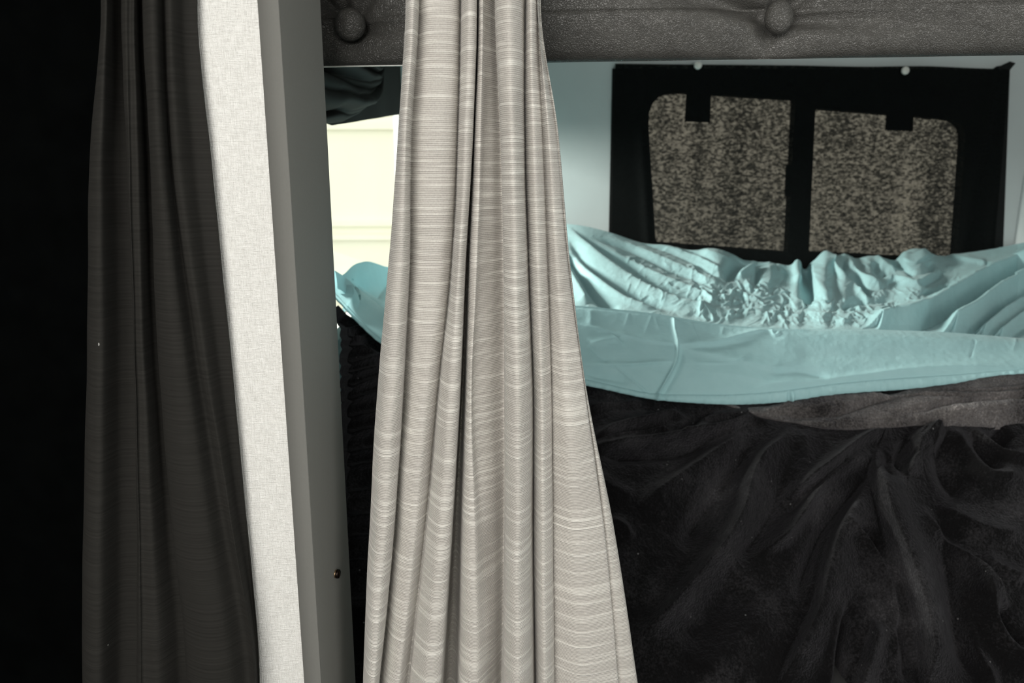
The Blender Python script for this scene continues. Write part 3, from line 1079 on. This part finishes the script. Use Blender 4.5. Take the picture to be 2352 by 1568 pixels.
# hem: doubled band below the seam
nr = 26
hb = at(pxs, hem_y(pxs), Yh - 0.004)
t = np.linspace(0, 1, nr)[:, None, None]
P = flap_last[None] + (hb - flap_last)[None] * t
pk = 0.0022 * perlin(pxs / 26, 0 * pxs, 5) + 0.0022 * perlin(pxs / 11, 0 * pxs + 3, 6)
pk = pk + 0.004 * np.exp(-((pxs - 1510) / 7) ** 2) + 0.0035 * np.exp(-((pxs - 1820) / 3.5) ** 2) - 0.003 * np.exp(-((pxs - 1812) / 4) ** 2)
puff = np.sin(np.pi * np.clip(t[..., 0], 0, 1)) ** 0.7 * 0.0028 - 0.002 * np.exp(-(t[..., 0] / 0.06) ** 2)
P[..., 1] -= puff + pk[None] * np.sin(np.pi * 0.5 * np.clip(t[..., 0] * 1.6, 0, 1)) \
    + 0.0012 * perlin(pxs / 8, 0 * pxs, 8)[None] * np.exp(-((t[..., 0] - 0.08) / 0.16) ** 2)
under_ = P[-1:] + np.array([0, 0.004, 0.002])
P = np.concatenate([P, under_], 0)
P[..., 0] = np.clip(P[..., 0], XL + 0.008, XR - 0.004)
o = grid_obj('hem', P, teal.m)
under(o, sheet)
thing(sheet, 'teal cotton bed sheet rumpled and turned over across the bunk', 'bed sheet')

# --- black fleece blanket
bed = empty('fleece_blanket', (0.5, 1.0, 0.62))
nu, nv = 1150, 620
pxs = np.linspace(777, PXR, nu)
Yh = np.minimum(1.150, Yback(pxs) - 0.055)
A = at(pxs, hem_y(pxs) - np.interp(pxs, [796, 840, 900], [-7, 12, 30]), Yh + np.interp(pxs, [800, 900], [0.006, 0.05]))
Bf = at(pxs, 1690, 0.80)
t = np.linspace(0, 1, nv)[:, None]
P = A[None] + (Bf - A)[None] * t[..., None]
P[..., 2] += 0.018 * np.sin(np.pi * t)
px, py = project(P)
N = normals(P)
N *= np.sign(N[..., 2:3])
D = np.zeros(px.shape)
C = lambda pts, wl, wr, h, **k: crease(px, py, pts, wl, wr, h * 0.0016, **k)
# shallow dip just under the hem
D += -0.018 * np.exp(-((py - hem_y(px) - 14) / 26) ** 2)
D += C([(1340, 945), (1400, 928), (1480, 915)], 8, 8, 10)
D += C([(1360, 1008), (1420, 987), (1500, 968), (1545, 950), (1580, 955)], 13, 9, 16)
D += C([(1380, 1014), (1470, 1002), (1535, 995), (1548, 1004)], 5, 8, 9)
D += C([(1350, 1030), (1500, 1020), (1600, 1003), (1680, 985), (1726, 964), (1775, 969)], 12, 9, 17)
D += C([(1380, 1045), (1500, 1042), (1580, 1030), (1640, 1010)], 10, 14, -14)
D += C([(1590, 1000), (1620, 970), (1680, 948), (1740, 940)], 14, 12, 13)
D += C([(1560, 990), (1600, 960), (1640, 930)], 10, 10, -13)
D += C([(1560, 965), (1575, 990), (1560, 1010)], 14, 14, 6)
D += C([(1460, 1170), (1540, 1115), (1600, 1075), (1660, 1035), (1720, 1000)], 20, 34, 15)
D += C([(1730, 1010), (1690, 1070), (1650, 1130), (1610, 1190), (1560, 1260)], 26, 26, -15)
D += C([(1815, 978), (1795, 1015), (1740, 1070), (1716, 1115), (1700, 1180), (1668, 1240), (1600, 1325), (1510, 1425), (1450, 1480)], 34, 17, 24)
D += C([(1800, 1090), (1775, 1170), (1725, 1250), (1690, 1290)], 22, 22, -12)
D += C([(1840, 990), (1850, 1050), (1830, 1110)], 26, 26, 7)
D += C([(2045, 990), (1975, 1020), (1915, 1070), (1850, 1118), (1805, 1145)], 10, 16, 17)
D += C([(1960, 1050), (1900, 1100), (1840, 1150), (1800, 1190)], 12, 14, -12)
D += C([(2000, 1050), (1940, 1075), (1885, 1125), (1840, 1190), (1800, 1240), (1740, 1275)], 13, 26, 20)
D += C([(1985, 1100), (1935, 1160), (1890, 1220), (1860, 1290), (1830, 1380)], 14, 20, -13)
D += C([(2165, 1000), (2125, 996), (2103, 1008), (2098, 1030), (2108, 1056)], 38, 8, 17)
D += C([(2120, 1000), (2150, 1030)], 34, 34, 8)
D += C([(2106, 1052), (2085, 1072), (2080, 1100)], 22, 7, 17)
D += C([(2080, 1010), (2066, 1050), (2066, 1085)], 12, 10, -18)
D += C([(2012, 1040), (2001, 1080), (2008, 1140), (2044, 1245), (2072, 1320), (2092, 1385), (2110, 1460), (2120, 1600)], 60, 6, 27, sharp=2)
D += C([(2045, 1050), (2030, 1075), (2040, 1110)], 10, 14, -8)
D += C([(1993, 1110), (1955, 1165), (1922, 1220), (1893, 1310), (1872, 1395), (1835, 1475), (1790, 1570)], 50, 7, 20, sharp=2)
D += C([(1930, 1205), (1985, 1250), (2020, 1310), (2042, 1370), (2055, 1440), (2060, 1500)], 8, 14, 12)
D += C([(1960, 1210), (2005, 1240), (2040, 1280)], 12, 12, -9)
D += C([(1944, 1395), (1932, 1470), (1922, 1590)], 16, 13, -24)
D += C([(1930, 1390), (1918, 1470), (1905, 1590)], 8, 16, 10)
D += C([(2006, 1425), (1994, 1480), (1975, 1540), (1960, 1600)], 30, 6, 16, sharp=2)
D += C([(2040, 1420), (2075, 1470), (2085, 1570)], 14, 14, -11)
D += C([(2115, 1180), (2160, 1230), (2210, 1278), (2265, 1338), (2310, 1400)], 10, 24, 14)
D += C([(2220, 1290), (2255, 1370), (2280, 1440), (2352, 1525), (2400, 1570)], 22, 34, 17)
D += C([(2200, 1330), (2215, 1420), (2240, 1500), (2290, 1590)], 16, 16, 9)
D += C([(2150, 1180), (2190, 1320), (2200, 1420), (2230, 1560)], 28, 28, -16)
D += C([(2290, 1390), (2310, 1450), (2352, 1490)], 16, 16, -13)
D += C([(2352, 1330), (2300, 1310), (2250, 1285)], 16, 16, 10)
D += C([(2230, 1000), (2262, 1050), (2290, 1085)], 16, 16, -15)
D += C([(2280, 985), (2300, 1010), (2320, 1028)], 14, 14, -18)
D += C([(2222, 985), (2255, 1010), (2290, 1040), (2400, 1060)], 10, 18, 12)
D += C([(2170, 985), (2210, 1040), (2260, 1090), (2352, 1100)], 24, 24, 14)
D += C([(2150, 1020), (2165, 1090), (2210, 1150)], 18, 18, -10)
D += C([(2352, 1230), (2290, 1225), (2220, 1200), (2150, 1160)], 22, 22, 9)
D += C([(1700, 1330), (1640, 1400), (1560, 1480)], 50, 50, -8)
D += C([(1780, 1400), (1700, 1470), (1600, 1560)], 50, 50, 6)
D += C([(1360, 1090), (1400, 1120), (1460, 1150)], 20, 20, 6)
D += C([(1395, 1195), (1430, 1210), (1450, 1245)], 12, 16, 7)
# narrow strip between post and curtain
for y0, y1, h in ((752, 740, 8), (778, 765, 9), (800, 812, 9), (838, 818, 8), (862, 848, 11), (892, 872, 12), (922, 905, 12), (962, 950, 9), (1000, 988, 12), (1042, 1035, 8), (1075, 1068, 9),
                  (1135, 1130, 9), (1190, 1186, 10), (1235, 1236, 10), (1290, 1292, 6), (1380, 1380, 7)):
    D += C([(770, y0 + 4), (800, y0), (880, y1), (960, y1 + 8), (1050, y1 + 30)], 6, 10, h)
D += 0.003 * ridged(px / 210 + 0.4 * perlin(px / 120, py / 120, 7), py / 170 + py * 0, 91, 3)
D += 0.0009 * perlin(px / 22, py / 18, 93) + 0.0006 * perlin(px / 9, py / 8, 94)
D = np.where(py < hem_y(px) + 26, np.minimum(D, 0) + np.maximum(D, 0) * np.clip((py - hem_y(px) - 4) / 22, 0, 1), D)
D *= np.clip(t / 0.02, 0, 1)
P = P + N * D[..., None]
P[..., 0] = np.clip(P[..., 0], XL + 0.006, XR - 0.004)
o = grid_obj('blanket_body', P, fleece_black.m)
under(o, bed)

# --- its paler shaggy reverse, folded back under the hem
nu, nv = 620, 130
pxs = np.linspace(1640, PXR, nu)
top = spline([1640, 1700, 1800, 1900, 2000, 2100, 2200, 2280, 2352, 2500], [905, 905, 898, 882, 870, 862, 852, 840, 835, 825], pxs)
bot = spline([1640, 1700, 1760, 1850, 1950, 2050, 2110, 2180, 2230, 2290, 2352, 2500], [920, 938, 957, 974, 985, 981, 976, 979, 984, 986, 975, 960], pxs)
A = at(pxs, top, np.interp(pxs, [1640, 2000, 2200], [1.245, 1.245, 1.190]))
Bf = at(pxs, bot, np.interp(pxs, [1640, 1720, 1900], [1.185, 1.165, 1.105]))
t = np.linspace(0, 1, nv)[:, None]
P = A[None] + (Bf - A)[None] * t[..., None]
px, py = project(P)
N = normals(P)
N *= np.sign(N[..., 2:3])
wid = np.clip((pxs - 1640) / 160, 0.05, 1)[None]
D = 0.022 * np.sin(np.pi * np.clip((t - 0.34) / 0.66, 0, 1)) ** 0.8 * wid
C = lambda pts, wl, wr, h, **k: crease(px, py, pts, wl, wr, h * 0.001, **k)
D = D + C([(1760, 955), (1850, 963), (1930, 962), (1990, 948), (2060, 930), (2120, 922)], 5, 6, -12)
D += C([(2050, 922), (2150, 922), (2260, 920), (2400, 917)], 4, 5, -9)
D += C([(2080, 962), (2150, 945), (2250, 928), (2400, 922)], 4, 6, -11)
D += C([(1880, 925), (1980, 915), (2080, 925)], 4, 5, -6)
D += C([(2060, 905), (2150, 898), (2260, 900), (2400, 895)], 5, 5, -9)
D += C([(2150, 960), (2230, 955), (2330, 945)], 14, 14, 7)
D += C([(1830, 940), (1930, 940), (2040, 925)], 14, 12, 6)
D += 0.0022 * perlin(px / 26, py / 14, 41) + 0.0014 * perlin(px / 7, py / 6, 42) + 0.0010 * perlin(px / 3.6, py / 5, 43)
D *= np.clip(np.minimum(t / 0.05, (1 - t) / 0.03), 0, 1) * np.clip((py - hem_y(px) - 6) / 20, 0, 1)
P = P + N * D[..., None]
ret = P[-1:] + np.array([0, 0.025, -0.012])
P = np.concatenate([P, ret], 0)
P[..., 0] = np.clip(P[..., 0], XL + 0.006, XR - 0.004)
o = grid_obj('folded_edge', P, fleece_pale.m)
o['label'] = 'paler brownish shaggy folded edge'
under(o, bed)
thing(bed, 'black fleece blanket heaped in folds over the front of the bunk', 'blanket')
